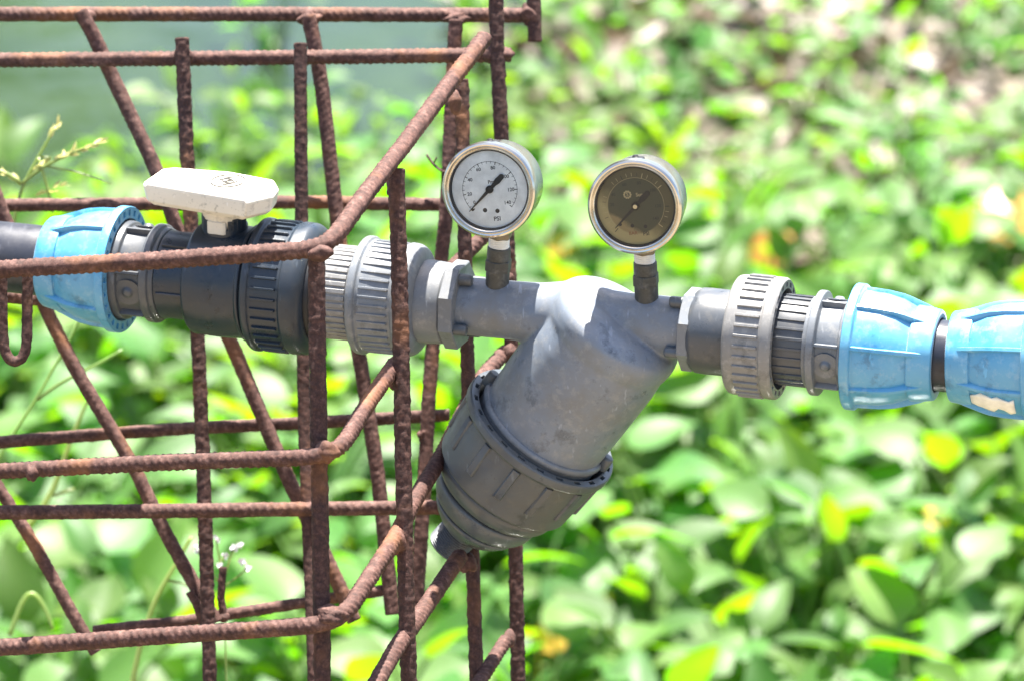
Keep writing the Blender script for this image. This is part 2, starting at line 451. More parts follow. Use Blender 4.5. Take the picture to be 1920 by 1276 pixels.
# collar, neck and handle
ZV = nrm(V3(0, 0, 1) - V3(0, 0, 1) @ D * D)
FW = nrm(np.cross(D, ZV)); FW = FW if FW[1] < 0 else -FW     # horizontal, towards the camera
hx = 424
stem = Frame(AX(hx), ZV, D, FW)
u = lambda n: S(hx, n)
mb = MB()
stem.lathe(mb, [(u(60), u(44)), (u(112), u(43)), (u(113), u(39)), (u(100), u(38)), (u(100), 0)], 64, b=.0008)
for s_ in (-1, 1):
    for a in range(5):
        th = PI / 2 + s_ * (0.62 + a * .21)
        stem.fin(mb, th, [u(108), u(126 + (a * 4)), u(128 + a * 4)], [u(37)] * 3, [u(43)] * 3, u(10.5), .95)
part('stem_collar', mb, M['dark'], bv)
mb = MB()
hb = 150   # underside of the handle above the axis, px
stem.lathe(mb, [(u(96), u(34)), (u(112), u(36)), (u(125), u(41)), (u(hb + 2), u(46)), (u(hb + 2), 0)], 64)
stem.fin(mb, PI / 2 + .05, [u(103), u(128)], [u(30)] * 2, [u(43.5)] * 2, u(36), .95)
HL, HH_ = 1 / .961, 43
plan = [(-142, 40), (-146, -40), (-138, -52), (78, -90), (112, -40), (106, 6), (88, 38), (-8, 60), (-124, 54)]
def prism(c, ax, ay, az, pts, z0, z1, mb, inset, bev):
    rings = []
    pts = np.array(pts, float); cen = pts.mean(0)
    for z, k in ((z0, 1 - inset * 1.6), (z0 + bev, 1 - inset * .5), (z1 - bev, 1.0), (z1 - bev * .3, 1 - inset * .35), (z1, 1 - inset)):
        q = cen + (pts - cen) * k
        rings.append([c + ax * p[0] + ay * p[1] + az * z for p in q])
    P = np.array(rings); n = len(pts)
    mb.grid(P)
    k0 = mb.n - 5 * n
    mb.f.append([k0 + j for j in range(n)]); mb.m.append(0)
    mb.f.append([k0 + 4 * n + j for j in range(n)]); mb.m.append(0)
c0 = AX(hx)
pts = [(x * u(1), -y * u(1)) for x, y in plan]
hm = MB()
prism(c0, D, FW, ZV, pts, u(hb), u(hb + 45), hm, .085, u(9))
hm2 = MB(); hm2.v = mb.v + hm.v; hm2.f = mb.f + [[i + mb.n for i in f] for f in hm.f]; hm2.n = mb.n + hm.n; hm2.m = mb.m + hm.m
hnd = part('handle', hm2, M['white'], bv, angle=28)
bev = hnd.modifiers.new('bevel', 'BEVEL'); bev.width = .0032; bev.segments = 4; bev.limit_method = 'ANGLE'; bev.angle_limit = math.radians(32)
# embossed round emblem with a curled S
mb = MB(); ec = c0 + ZV * u(hb + 46.2) + D * u(8) + FW * u(0)
circ = [ec + D * u(31) * math.cos(a) + FW * u(37) * math.sin(a) for a in np.linspace(0.15, 2 * PI - .35, 60)]
mb.tube(circ, u(1.5), 6)
s1 = [ec + D * u(15 * math.cos(a) + 3) + FW * u(17 * math.sin(a) - 6) for a in np.linspace(.3, 4.6, 30)]
s2 = [ec + D * u(15 * math.cos(a) - 3) + FW * u(17 * math.sin(a) + 6) for a in np.linspace(3.4, 7.8, 30)]
mb.tube(s1, u(1.6), 6); mb.tube(s2, u(1.6), 6)
mb.tube([ec + D * u(x) + FW * u(y) for x, y in np.linspace((-6, 5), (6, -5), 8)], u(1.6), 6)
part('emblem', mb, simple('emblem_shade', (.07, .066, .058), .7), hnd)  # relief shading put into a dark colour, since full sun washes it out

# --- union on the inlet side of the strainer
def oct_collar(parent, x0, x1, r, matname):
    mb = MB()
    P = np.zeros((6, 8, 3))
    for i, (x, k) in enumerate(((x0, .8), (x0, .97), (x0 + 1.5, 1), (x1 - 1.5, 1), (x1, .97), (x1, .6))):
        for j in range(8):
            P[i, j] = LINE.pt(T(x), S(x, r * 1.04 * k), math.radians(90 - 5 + 45 * j))
    mb.grid(P)
    return part('hex_collar', mb, M[matname], parent, angle=20)
def lugs(parent, x0, sgn, r, n, matname):
    for k in range(n):
        th = math.radians(90 - 45 + 90 * k)
        c = LINE.pt(T(x0), S(x0, r), th); mb = MB()
        f = Frame(c, D * sgn, E0, E1)
        f.lathe(mb, [(-S(x0, 4), 0), (-S(x0, 4), S(x0, 11)), (S(x0, 20), S(x0, 10.5)), (S(x0, 23), S(x0, 8)), (S(x0, 23), 0)], 24, b=.0008)
        part('lug', mb, M[matname], parent)
u1 = thing('pipe_union', 'light grey plastic union with a ribbed nut behind a rusty upright, between valve and strainer', 'pipe union', AX(700), 'grey pipe unions')
mb = MB()
LINE.lathe(mb, PRO([(600, 60), (600, 86), (604, 88), (676, 86), (690, 86)]), 112)
for k in range(40):
    LINE.fin(mb, 2 * PI * k / 40, [T(622), T(672)], [S(650, 83)] * 2, [S(650, 89)] * 2, S(650, 9), .95)
part('barrel', mb, M['grey_warm'], u1)
union_nut(u1, [(679, 80), (679, 105), (682, 111), (694, 112), (697, 105), (762, 102), (765, 107), (780, 106), (791, 98), (796, 84), (797, 76)], (700, 757), 102, 40, 'grey', 4.5, 6, ph=.3)
mb = MB()
LINE.lathe(mb, PRO([(780, 79), (806, 79), (818, 78), (840, 76), (843, 72), (862, 72), (864, 60)]), 112, b=.0012)
part('tailpiece', mb, M['grey'], u1)
oct_collar(u1, 844, 870, 81, 'grey')
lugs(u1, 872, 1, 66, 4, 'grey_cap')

# --- union on the outlet side
u2 = thing('pipe_union', 'pale warm grey union with an open ribbed nut, beside the blue outlet coupling', 'pipe union', AX(1420), 'grey pipe unions')
oct_collar(u2, 1286, 1308, 76, 'grey')
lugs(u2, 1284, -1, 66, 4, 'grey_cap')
mb = MB()
LINE.lathe(mb, PRO([(1300, 60), (1303, 74), (1312, 80), (1330, 81), (1398, 80), (1400, 60)]), 112, b=.0012)
part('tailpiece', mb, M['mid'], u2)
nut2 = [(1376, 78), (1376, 104), (1380, 111), (1392, 113), (1396, 112), (1446, 112), (1449, 115), (1465, 115), (1468.6, 111)]
mb = MB()
LINE.lathe(mb, PRO(nut2), 144, b=.002)
LINE.lathe(mb, PRO([(1468.6, 95), (1450, 94), (1440, 78)]), 144)
LINE.notched(mb, T(1468.6), S(1468, 95), S(1468, 111), S(1468, 98), S(1468, 107), 20, .4, -S(1468, 10))
for k in range(36):
    LINE.fin(mb, 2 * PI * (k + .2) / 36, [T(1398), T(1400), T(1443), T(1445)], [S(1420, 108)] * 4, [S(1420, 111), S(1420, 116), S(1420, 116), S(1420, 111)], S(1420, 7))
part('union_nut', mb, M['grey_warm'], u2)
mb = MB()
LINE.lathe(mb, PRO([(1400, 60), (1440, 84), (1525, 83), (1530, 80), (1532, 60)]), 112)
for k in range(28):
    LINE.fin(mb, 2 * PI * k / 28, [T(1468), T(1521)], [S(1490, 80)] * 2, [S(1490, 86)] * 2, S(1490, 5), .95)
part('barrel', mb, M['mid'], u2)

# --- blue coupling on the outlet, its pipe, and the next coupling
c2 = thing('compression_coupling', 'blue ribbed compression coupling beside the open grey union nut, streaked with pale dust', 'pipe coupling', AX(1650), 'blue compression couplings')
blue_nut(c2, 1598, 1)
adaptor(c2, 1590, -1, 99, 'grey')
mb = MB()
LINE.lathe(mb, PRO([(1640, 0), (1640, 67), (1990, 67), (1990, 0)]), 96)
single('water_pipe', mb, M['pipe'], 'short black plastic pipe showing in the gap between two facing blue couplings', 'pipe', AX(1772))
c3 = thing('compression_coupling', 'blue compression coupling with a torn cream patch underneath, facing the outlet coupling', 'pipe coupling', AX(1860), 'blue compression couplings')
blue_nut(c3, 1948, -1, -8, 1.0, LINE2)
adaptor(c3, 1958, 1, 99, 'grey', 6, LINE2)
mb = MB()
LINE2.lathe(mb, [(T(2010), 0), (T(2010), S(2010, 67)), (4.0, S(2010, 67)), (4.0, 0)], 64)
single('water_pipe', mb, M['pipe'], 'black pipe going on past the torn blue coupling', 'pipe', AX(2060))
# torn patch: a curved scab following the shell between two ribs
mb = MB()
us = np.linspace(0, 1, 9); rows = []
for i, a in enumerate(us):
    x = 1832 + 84 * a
    lo = 43 + 6 * (a < .3) * (1 - a / .3) + 4 * a; hi = 73 - 4 * a - (7 if .55 < a < .8 else 0)
    if i == 0: lo, hi = 52, 70
    row = []
    for b_ in np.linspace(0, 1, 7):
        th = math.radians(90 + lo + (hi - lo) * b_ + (2.2 * math.sin(i * 2.1) if b_ in (0, 1) else 0))
        shell = np.interp(1948 - x, [0, 17, 18, 60, 90, 112], [119, 119, 107, 104, 97, 87])
        row.append(LINE2.pt(T(x), S(x, shell + 2.0), th))
    rows.append(row)
mb.grid(np.array(rows), closed_v=False)
o = part('patch', mb, M['cream'], c3, 'torn cream patch', angle=None)
sol = o.modifiers.new('solid', 'SOLIDIFY'); sol.thickness = .0012; sol.offset = 0

# ================================================================== strainer
s_sin = .46; s_cos = math.sqrt(1 - s_sin ** 2)
BA = nrm(-.593 * s_cos * RT - .805 * s_cos * UP + s_sin * VW)          # branch axis, downwards
BC = AX(1166)
BE1 = nrm(-VW - (-VW @ BA) * BA); BE0 = np.cross(BA, BE1)
BR = Frame(BC, BA, BE0, BE1)
bs = lambda n: S(1166, n)
sl = lambda n: S(1166, n) / s_cos                                      # along the branch, from image px
st = thing('pipe_strainer', 'large grey plastic Y strainer hanging between the two gauges', 'strainer', BC)
mb = MB()
BR.lathe(mb, [(sl(-18), 0), (sl(-18), bs(60)), (sl(-14), bs(96)), (sl(-6), bs(117)), (sl(1), bs(126)), (sl(8), bs(131)), (sl(18), bs(132.5)), (sl(34), bs(131.5)), (sl(46), bs(128.5)), (sl(56), bs(129)), (sl(80), bs(131)), (sl(150), bs(130)), (sl(255), bs(127)), (sl(258), bs(128)), (sl(275), bs(128)), (sl(275), 0)], 128)
LINE.lathe(mb, PRO([(850, 0), (850, 55), (960, 55), (1010, 57), (1045, 63), (1085, 72), (1120, 70), (1150, 60), (1180, 57), (1200, 57), (1300, 57), (1300, 0)]), 112)
off = world_loc(st)
me = make_mesh('body', mb, M['grey_body'], off)
body = bpy.data.objects.new('body', me); COL.objects.link(body); body.parent = st
rm = body.modifiers.new('remesh', 'REMESH'); rm.mode = 'VOXEL'; rm.voxel_size = .0012; rm.use_smooth_shade = True
sm = body.modifiers.new('smooth', 'SMOOTH'); sm.factor = .5; sm.iterations = 4
# mould ledge round the mouth and cap
mb = MB()
BR.lathe(mb, [(sl(234), bs(120)), (sl(236), bs(132)), (sl(240), bs(135)), (sl(246), bs(135)), (sl(247), bs(131)), (sl(290), bs(131)), (sl(290), bs(100))], 128, b=.0008)
part('mouth_rim', mb, M['grey'], st)
R0 = 259
cp = lambda l: [(sl(R0 + a), bs(r)) for a, r in l]
mb = MB()
BR.lathe(mb, cp([(-10.7, 158), (-8, 160.5), (4, 160.5), (8, 158), (10, 151), (40, 151), (96, 144), (104, 143), (110, 143), (114, 139), (114.5, 118), (116, 118), (119, 128), (126, 130), (140, 126), (150, 117), (152, 103), (154, 101), (157, 110), (163, 112), (180, 108), (192, 100), (195, 85), (197, 84), (200, 91), (206, 90), (219, 78), (232, 62), (242, 46), (246, 0)]), 160, b=.0012)
BR.lathe(mb, cp([(30, 137), (-6, 139), (-10.7, 143)]), 160)
BR.notched(mb, sl(R0 - 10.7), bs(143), bs(158), bs(145.5), bs(153), 22, .34, sl(9))
for k in range(13):
    th = 2 * PI * (k + .35) / 13
    BR.fin(mb, th, [sl(R0 + 13), sl(R0 + 15), sl(R0 + 78), sl(R0 + 81)], [bs(140)] * 4, [bs(155), bs(156), bs(151), bs(146)], bs(17), .95)
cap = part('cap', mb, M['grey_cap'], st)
mb = MB()
pc = BC + BA * sl(R0 + 232) - BE0 * 0 + nrm(np.cross(BA, BE1)) * 0
PF = Frame(pc + (-RT * .6 - UP * .1) * bs(14), nrm(BA - RT * .12), BE0, BE1)
PF.e0 = nrm(PF.e0 - PF.e0 @ PF.d * PF.d); PF.e1 = np.cross(PF.d, PF.e0)
prf = [(sl(-26), bs(43)), (sl(-12), bs(42))]
for i in range(12):
    a = sl(0 + i * 4.2); prf += [(a, bs(37)), (a + sl(2.1), bs(39.5))]
prf += [(sl(52), bs(37)), (sl(54), bs(33)), (sl(54.5), 0)]
PF.lathe(mb, prf, 56)
part('drain_plug', mb, M['mid'], cap)
for (dx, dy) in ((-110, -92), (120, 78)):
    th = math.atan2(*( [np.array([dx, -dy]) @ np.array([BE1 @ RT, BE1 @ UP]), np.array([dx, -dy]) @ np.array([BE0 @ RT, BE0 @ UP])]))
    c = BR.pt(sl(R0 - 22), bs(134), th)
    f = Frame(c, -BA, BE0, BE1); mb = MB()
    f.lathe(mb, [(-sl(10), 0), (-sl(10), bs(13)), (sl(14), bs(12)), (sl(17), bs(9)), (sl(17), 0)], 28, b=.0008)
    part('lug', mb, M['grey_cap'], st)

# ================================================================== pressure gauges
def text_mesh(txt, size):
    cu = bpy.data.curves.new('t', 'FONT'); cu.body = txt; cu.size = size
    cu.offset = size * .018; cu.align_x = 'CENTER'; cu.align_y = 'CENTER'; cu.resolution_u = 3
    ob = bpy.data.objects.new('t', cu); COL.objects.link(ob)
    dg = bpy.context.evaluated_depsgraph_get(); dg.update()
    me = bpy.data.meshes.new_from_object(ob.evaluated_get(dg))
    v = np.array([x.co[:] for x in me.vertices]); f = [list(p.vertices) for p in me.polygons]
    bpy.data.objects.remove(ob); bpy.data.curves.remove(cu); bpy.data.meshes.remove(me)
    return v, f

def gauge(label, cx, cy, xa, ya, back, roll, kind):
    dep = DEP(xa) - .018 - .027        # the stem stands upright, so the dial is nearer than the pipe
    C = at(cx, cy, dep)
    k = K * dep
    bk = nrm(VW + RT * back[0] + UP * back[1])
    upv = nrm((UP * math.cos(roll) - RT * math.sin(roll)) - ((UP * math.cos(roll) - RT * math.sin(roll)) @ bk) * bk)
    rtv = nrm(np.cross(bk, upv))
    if rtv @ RT < 0: rtv = -rtv
    F = Frame(C, bk, upv, rtv)
    base = at(xa, ya + 6, DEP(xa) - .007)
    g = thing('pressure_gauge', label, 'pressure gauge', base, 'round steel pressure gauges')
    P = lambda l: [(a * k, r * k) for a, r in l]
    mb = MB()
    F.lathe(mb, P([(14, 83), (96, 83), (104, 81), (108, 76), (108, 0)]), 128, b=.0012)
    # filler plug on top of the case
    pf = Frame(F.pt(52 * k, 82 * k, 0.02), upv, bk, rtv)
    case = part('case', mb, M['steel'], g)
    mb = MB()
    pf.lathe(mb, P([(-2, 17), (2.5, 17), (3.5, 14), (2.5, 8), (3, 7), (8, 4.5), (9, 0)]), 32, mi=0)
    part('filler_plug', mb, M['black'], case)
    mb = MB()
    F.lathe(mb, P([(9, 76), (2, 76), (-1, 77.5), (-2, 79), (.5, 81.5), (-2.5, 83.5), (-3, 86), (-.5, 89.5), (5, 91), (17, 91), (21, 87), (21, 80)]), 128)
    part('bezel', mb, M['steel'], g)
    mb = MB()
    F.lathe(mb, P([(3, 76.2), (3, 74), (11, 73.2), (11, 76)]), 96)
    part('gasket', mb, M['black'], g)
    mb = MB()
    F.lathe(mb, P([(11, 76), (11, 56), (11, 0)]), 96)
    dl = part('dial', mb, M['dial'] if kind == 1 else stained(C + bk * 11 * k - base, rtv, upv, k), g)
    loc2 = lambda x, y, t: C + rtv * x * k + upv * y * k + bk * t * k
    # markings: x right, y up in photo px from the dial centre, already in image directions
    ink = MB()
    rot = lambda x, y: (x * math.cos(-roll) - y * math.sin(-roll), x * math.sin(-roll) + y * math.cos(-roll))
    def line(r0, r1, deg, w, mi=0):
        a = math.radians(deg)
        ca, sa = math.cos(a), math.sin(a)
        pts = []
        for r, s_ in ((r0, -1), (r0, 1), (r1, 1), (r1, -1)):
            x, y = rot(r * ca - s_ * w / 2 * sa, r * sa + s_ * w / 2 * ca)
            pts.append(loc2(x, y, 10.6))
        ink.add(pts, [(0, 1, 2, 3)], mi)
    def text(txt, x, y, size, mi=0, tilt=0.0):
        v, f = text_mesh(txt, size)
        pts = []
        for p in v:
            qx, qy = p[0] * math.cos(roll + tilt) - p[1] * math.sin(roll + tilt), p[0] * math.sin(roll + tilt) + p[1] * math.cos(roll + tilt)
            X, Y = rot(x + qx, y + qy); pts.append(loc2(X, Y, 10.55))
        ink.add(pts, f, mi)
    def dot(x, y, r, mi=0):
        pts = [loc2(*rot(x + r * math.cos(a), y + r * math.sin(a)), 10.5) for a in np.linspace(0, 2 * PI, 20, endpoint=False)]
        ink.add(pts, [list(range(20))], mi)
    if kind == 1:
        a0, a1 = 230, -39
        for i in range(29):
            deg = a0 + (a1 - a0) * i / 28
            big = i % 4 == 0
            line(47.5 if big else 49, 53.5, deg, 1.5 if big else .8)
        for i in range(56):
            d0 = a0 + (a1 - a0) * (i + .5) / 56
            line(52.2, 53.0, d0, 4.5)
        for t, x, y in (('0', -31, -25), ('20', -39.5, -9), ('40', -37.5, 18), ('60', -20.5, 37.5), ('80', 7.5, 40.5), ('100', 31, 24), ('120', 40.5, -1), ('140', 33, -25.5)):
            text(t, x, y, 9.2)
        text('PSI', 12, -56, 11.5); text('Pmd', 5, 14, 9.5)
        dot(-11, -39.5, 4.2); dot(13, -41, 4.2); dot(-35, -38.5, 2.8)
        part('markings', ink, M['ink'], dl, angle=None, smooth=False)
    else:
        for i in range(29):
            deg = 230 + (-39 - 230) * i / 28
            if i in (8, 9, 21, 22, 23): continue
            line(55 if i % 4 == 0 else 57, 64, deg, 1.3 if i % 4 == 0 else .8, 1 if i % 3 else 0)
        for i in range(60):
            line(54, 54.6, 230 + (-269) * (i + .5) / 60, 4.9, 1)
        for t, x, y in (('20', -45, 3), ('40', -42, 22), ('60', -20, 41), ('80', 8, 44), ('100', 34, 30), ('120', 42, 0), ('140', 37, -24)):
            text(t, x, y, 8.2, 0)
        text('PSI', 18, -53, 10, 0); text('BAR', -7, -52, 9, 2)
        text('Super', 12, 22, 9.5, 1)
        for i in range(10):
            a = i * 36; dot(-15 + 6.2 * math.cos(math.radians(a)), 22 + 6.2 * math.sin(math.radians(a)), 2.0, 1)
        text('S', -15, 22, 9.5, 1)
        dot(-8, -37.5, 3.6, 0); dot(17, -39, 3.6, 0); dot(-31, -35, 3.2, 0)
        part('markings', ink, [M['ink'], M['inkgold'], M['inkred']], dl, angle=None, smooth=False)
    # pointer
    pm = MB()
    a = math.radians(225.5 if kind == 1 else 226); ca, sa = math.cos(a), math.sin(a)
    def prismpts(l, z0, z1):
        top = [loc2(*rot(x * ca - y * sa, x * sa + y * ca), z0) for x, y in l]; bot = [loc2(*rot(x * ca - y * sa, x * sa + y * ca), z1) for x, y in l]
        n = len(l)
        pm.add(top + bot, [list(range(n)), list(range(2 * n - 1, n - 1, -1))] + [(i, (i + 1) % n, n + (i + 1) % n, n + i) for i in range(n)])
    prismpts([(58, -.7), (58, .7), (6, 3.2), (-14, 3.8), (-22, 6), (-36, 5), (-39, 2), (-39, -2), (-36, -5), (-22, -6), (-14, -3.8), (6, -3.2)], 7.2, 8.2)
    hub = Frame(C + bk * 9 * k, -bk, upv, rtv)
    hub.lathe(pm, P([(0, 7.5), (4, 7.2), (5.2, 5), (5.2, 0)]), 32)
    nd = part('needle', pm, M['ink'], g)
    if kind == 2:
        hb_ = MB(); hub.lathe(hb_, P([(5.1, 4.2), (6.2, 3.8), (6.4, 1.2), (5.5, 1.0), (5.5, 0)]), 24)
        part('hub', hb_, M['inkgold'], nd)
    mb = MB(); F.lathe(mb, P([(4.2, 76), (3.4, 50), (3.0, 20), (3.0, 0)]), 96)
    part('glass', mb, M['glass'], g)
    # socket, tape, adapter
    Pst = F.pt(50 * k, 80 * k, PI)                                   # bottom of the case
    ax = nrm(base - Pst); L = np.linalg.norm(base - Pst)
    e0 = nrm(bk - bk @ ax * ax); e1 = np.cross(ax, e0)
    SF = Frame(Pst, ax, e0, e1)
    f_ = lambda q: q * L
    kk = K * DEP(xa)
    mb = MB(); SF.lathe(mb, [(-.004, 0), (-.004, 24 * kk), (f_(.13), 24 * kk), (f_(.15), 21 * kk), (f_(.155), 0)], 6)
    part('socket', mb, M['brassdark'], g, angle=25)
    mb = MB(); pr = [(f_(.05), 16 * kk)]
    for i in range(6): pr += [(f_(.14 + i * .033), 18.3 * kk), (f_(.156 + i * .033), 19.8 * kk)]
    pr += [(f_(.33), 17 * kk)]
    SF.lathe(mb, pr, 40, wob=.03); part('thread_tape', mb, M['tape'], g)
    mb = MB()
    SF.lathe(mb, [(f_(.29), 12 * kk), (f_(.29), 19 * kk), (f_(.31), 22 * kk), (f_(.50), 22.3 * kk), (f_(.52), 20 * kk)], 40, b=.0005)
    SF.lathe(mb, [(f_(.505), 15 * kk), (f_(.505), 24 * kk), (f_(.515), 25.4 * kk), (f_(.68), 25.4 * kk), (f_(.69), 24 * kk), (f_(.69), 15 * kk)], 6)
    SF.lathe(mb, [(f_(.66), 22.5 * kk), (f_(.97), 22 * kk), (f_(1.05), 21.5 * kk), (f_(1.15), 18 * kk)], 40)
    part('adapter', mb, M['nipple'], g, angle=25)
    return g
G1 = gauge('round steel gauge with a clear white dial and black pointer, nearer the rusty cage', 916, 357, 932, 536, (.24, .19), math.radians(5), 1)
G2 = gauge('round steel gauge with a brown stained dial, above the strainer outlet', 1190, 389, 1213, 562, (.22, .24), math.radians(4), 2)

# ================================================================== rusty cage
def smooth_path(pts, ds, win):
    pts = np.asarray(pts, float)
    seg = np.linalg.norm(np.diff(pts, axis=0), axis=1); s = np.r_[0, np.cumsum(seg)]
    n = max(4, int(s[-1] / ds)); q = np.linspace(0, s[-1], n)
    P = np.stack([np.interp(q, s, pts[:, i]) for i in range(3)], 1)
    w = max(1, int(win / ds))
    if w > 1 and n > 3 * w:
        for _ in range(2):
            Q = np.pad(P, ((w, w), (0, 0)), mode='reflect', reflect_type='odd')
            c = np.cumsum(np.vstack([np.zeros(3), Q]), 0)
            P = ((c[2 * w + 1:] - c[:-2 * w - 1]) / (2 * w + 1))[:n]
    return P, np.linspace(0, s[-1], n)
def rebar_mb(pts, r, rib=.00068, pitch=.0048, ds=.0009, seg=18, win=.012, rough=.00009):
    mb = MB()
    P, s = smooth_path(pts, ds, win); n = len(P)
    tg = np.gradient(P, axis=0); tg /= np.linalg.norm(tg, axis=1)[:, None]
    mean = nrm(tg.mean(0)); ref = V3(0, 0, 1) if abs(mean[2]) < .8 else V3(.4, 1, 0)
    a = np.cross(tg, ref); a /= np.linalg.norm(a, axis=1)[:, None]; b = np.cross(tg, a)
    th = np.arange(seg) / seg * 2 * PI
    thr = (th + RNG.uniform(0, PI))
    u = np.abs(np.mod(thr, 2 * PI) - PI)                                    # 0..pi
    ph = 2 * PI * s[:, None] / pitch + 3.4 * u[None, :] + RNG.uniform(0, 6)
    ribs = np.clip(np.cos(ph), 0, 1) ** 2.0 * np.clip(np.abs(np.sin(thr))[None] * 1.5, 0, 1)
    lon = np.exp(-((np.abs(np.sin(thr)) / .22) ** 2))[None]
    nz = RNG.normal(size=(n // 3 + 3, seg)); nz = np.repeat(nz, 3, 0)[:n]
    nz = (nz + np.roll(nz, 1, 1) + np.roll(nz, 1, 0) + np.roll(nz, 2, 0)) / 2
    lf = RNG.normal(size=(n // 30 + 3,)); lf = np.interp(np.arange(n) / 30., np.arange(len(lf)), lf)
    R = r * (1 + .007 * lf)[:, None] + rib * np.maximum(ribs, lon * .8) + rough * nz
    X = P[:, None] + R[:, :, None] * (np.cos(th)[None, :, None] * a[:, None] + np.sin(th)[None, :, None] * b[:, None])
    # slightly domed sawn ends
    E0_ = P[0] + (X[0] - P[0]) * .8 - tg[0] * r * .10; E9 = P[-1] + (X[-1] - P[-1]) * .8 + tg[-1] * r * .10
    X = np.concatenate([E0_[None], X, E9[None]])
    mb.grid(X)
    k0 = mb.n - len(X) * seg
    mb.f.append([k0 + j for j in range(seg)]); mb.m.append(0)
    mb.f.append([mb.n - seg + j for j in range(seg)]); mb.m.append(0)
    return mb
def path(l): return [at(x, y, d) for x, y, d in l]
def down(p, z=-.06):
    """continue the last leg of a path to the water"""
    a, b = p[-2], p[-1]; d = (b - a); k = (z - b[2]) / d[2]
    e = b + d * k; e[0] = b[0] + (e[0] - b[0]) * .5; e[1] = b[1] + (e[1] - b[1]) * .5
    return p + [e]
cage = thing('rebar_cage', 'rusty cage welded from ribbed steel bars standing round the valve', 'cage', at(600, 860, 2.64))
def bar(name, l, w, to_water=False, mat='rust', **kw):
    p = path(l)
    if to_water: p = down(p)
    dm = float(np.mean([d for _, _, d in l]))
    return part(name, rebar_mb(p, w * K * dm / 2 * .95, **kw), M[mat], cage, angle=None)
f0, f1 = 2.66, 2.615
# the three bent hoops of the near side
bar('bent_hoop', [(-900, 571, 2.72), (0, 505, f0), (300, 488, 2.64), (560, 470, f1 + .003), (612, 464, f1), (628, 445, 2.622), (690, 358, 2.68), (760, 268, 2.745), (840, 160, 2.815), (908, 72, 2.87)], 33)
bar('bent_hoop', [(-900, 930, 2.72), (0, 882, f0), (300, 866, 2.64), (560, 857, f1 + .004), (618, 854, f1), (640, 838, 2.622), (690, 755, 2.68), (742, 680, 2.738)], 31)
bar('cross_bar', [(770, 610, 2.885), (838, 512, 2.90), (925, 425, 2.93)], 28)
bar('bent_hoop', [(-900, 1279, 2.72), (0, 1213, f0), (300, 1191, 2.64), (560, 1174, f1 + .004), (632, 1166, f1), (652, 1145, 2.622), (690, 1085, 2.66), (738, 1014, 2.71), (778, 935, 2.77), (828, 855, 2.83), (898, 713, 2.91), (947, 659, 2.945)], 32)
bar('cross_bar', [(600, 1465, 2.60), (690, 1306, 2.66), (748, 1205, 2.71), (780, 1163, 2.745), (862, 1042, 2.83)], 33)
bar('cross_bar', [(860, 1345, 2.83), (906, 1265, 2.87), (948, 1200, 2.91)], 27)
# uprights
bar('upright', [(593, 470, 2.632), (596, 700, 2.632), (600, 950, 2.632), (605, 1290, 2.632)], 34, True, 'rust_flake', rib=.00014, rough=.00016)
bar('upright', [(743, 318, 2.728), (750, 560, 2.726), (755, 800, 2.724), (760, 1050, 2.722), (767, 1290, 2.72)], 33, True, 'rust_flake', rib=.00014, rough=.00016)
bar('upright', [(563, 82, 2.93), (566, 500, 2.925), (571, 800, 2.92), (581, 1050, 2.91), (590, 1290, 2.90)], 26, True, 'rust_flake', rib=.0002)
bar('upright', [(341, 72, 2.945), (351, 300, 2.945), (372, 650, 2.94), (384, 950, 2.935), (394, 1290, 2.93)], 28, True, 'rust_flake', rib=.00014, rough=.00016)
bar('upright', [(866, 150, 2.885), (872, 500, 2.88), (880, 800, 2.878), (886, 1050, 2.876), (894, 1290, 2.874)], 28, True, 'rust_flake', rib=.00014, rough=.00016)
bar('upright', [(929, -60, 2.945), (931, 60, 2.945), (940, 250, 2.945), (955, 520, 2.945), (961, 700, 2.945), (968, 1100, 2.945), (972, 1290, 2.945)], 29, True, 'rust_flake', rib=.00014, rough=.00016)
# slanting struts of the far side
bar('slanting_strut', [(150, 22, 2.985), (166, 45, 2.985), (200, 122, 2.99), (300, 333, 2.98), (330, 430, 2.98), (435, 645, 2.975), (545, 908, 2.97), (640, 1105, 2.965), (664, 1162, 2.965)], 29, rib=.0002)
bar('slanting_strut', [(578, 30, 2.985), (585, 60, 2.985), (602, 150, 2.985), (640, 480, 2.98), (678, 690, 2.975), (710, 900, 2.97), (736, 1150, 2.965)], 29, rib=.0002)
bar('slanting_strut', [(855, 38, 2.985), (850, 120, 2.985), (838, 390, 2.98), (815, 600, 2.975), (803, 760, 2.97), (800, 830, 2.97), (790, 1000, 2.965), (780, 1145, 2.965)], 28, rib=.0002)
bar('slanting_strut', [(-20, 330, 2.98), (8, 410, 2.98), (80, 568, 2.975), (140, 690, 2.97), (250, 872, 2.965), (310, 998, 2.96), (372, 1108, 2.955), (405, 1165, 2.955)], 27, rib=.0002)
bar('slanting_strut', [(-60, 820, 2.965), (0, 918, 2.965), (60, 1012, 2.96), (150, 1175, 2.955), (180, 1222, 2.955)], 25, rib=.0002)
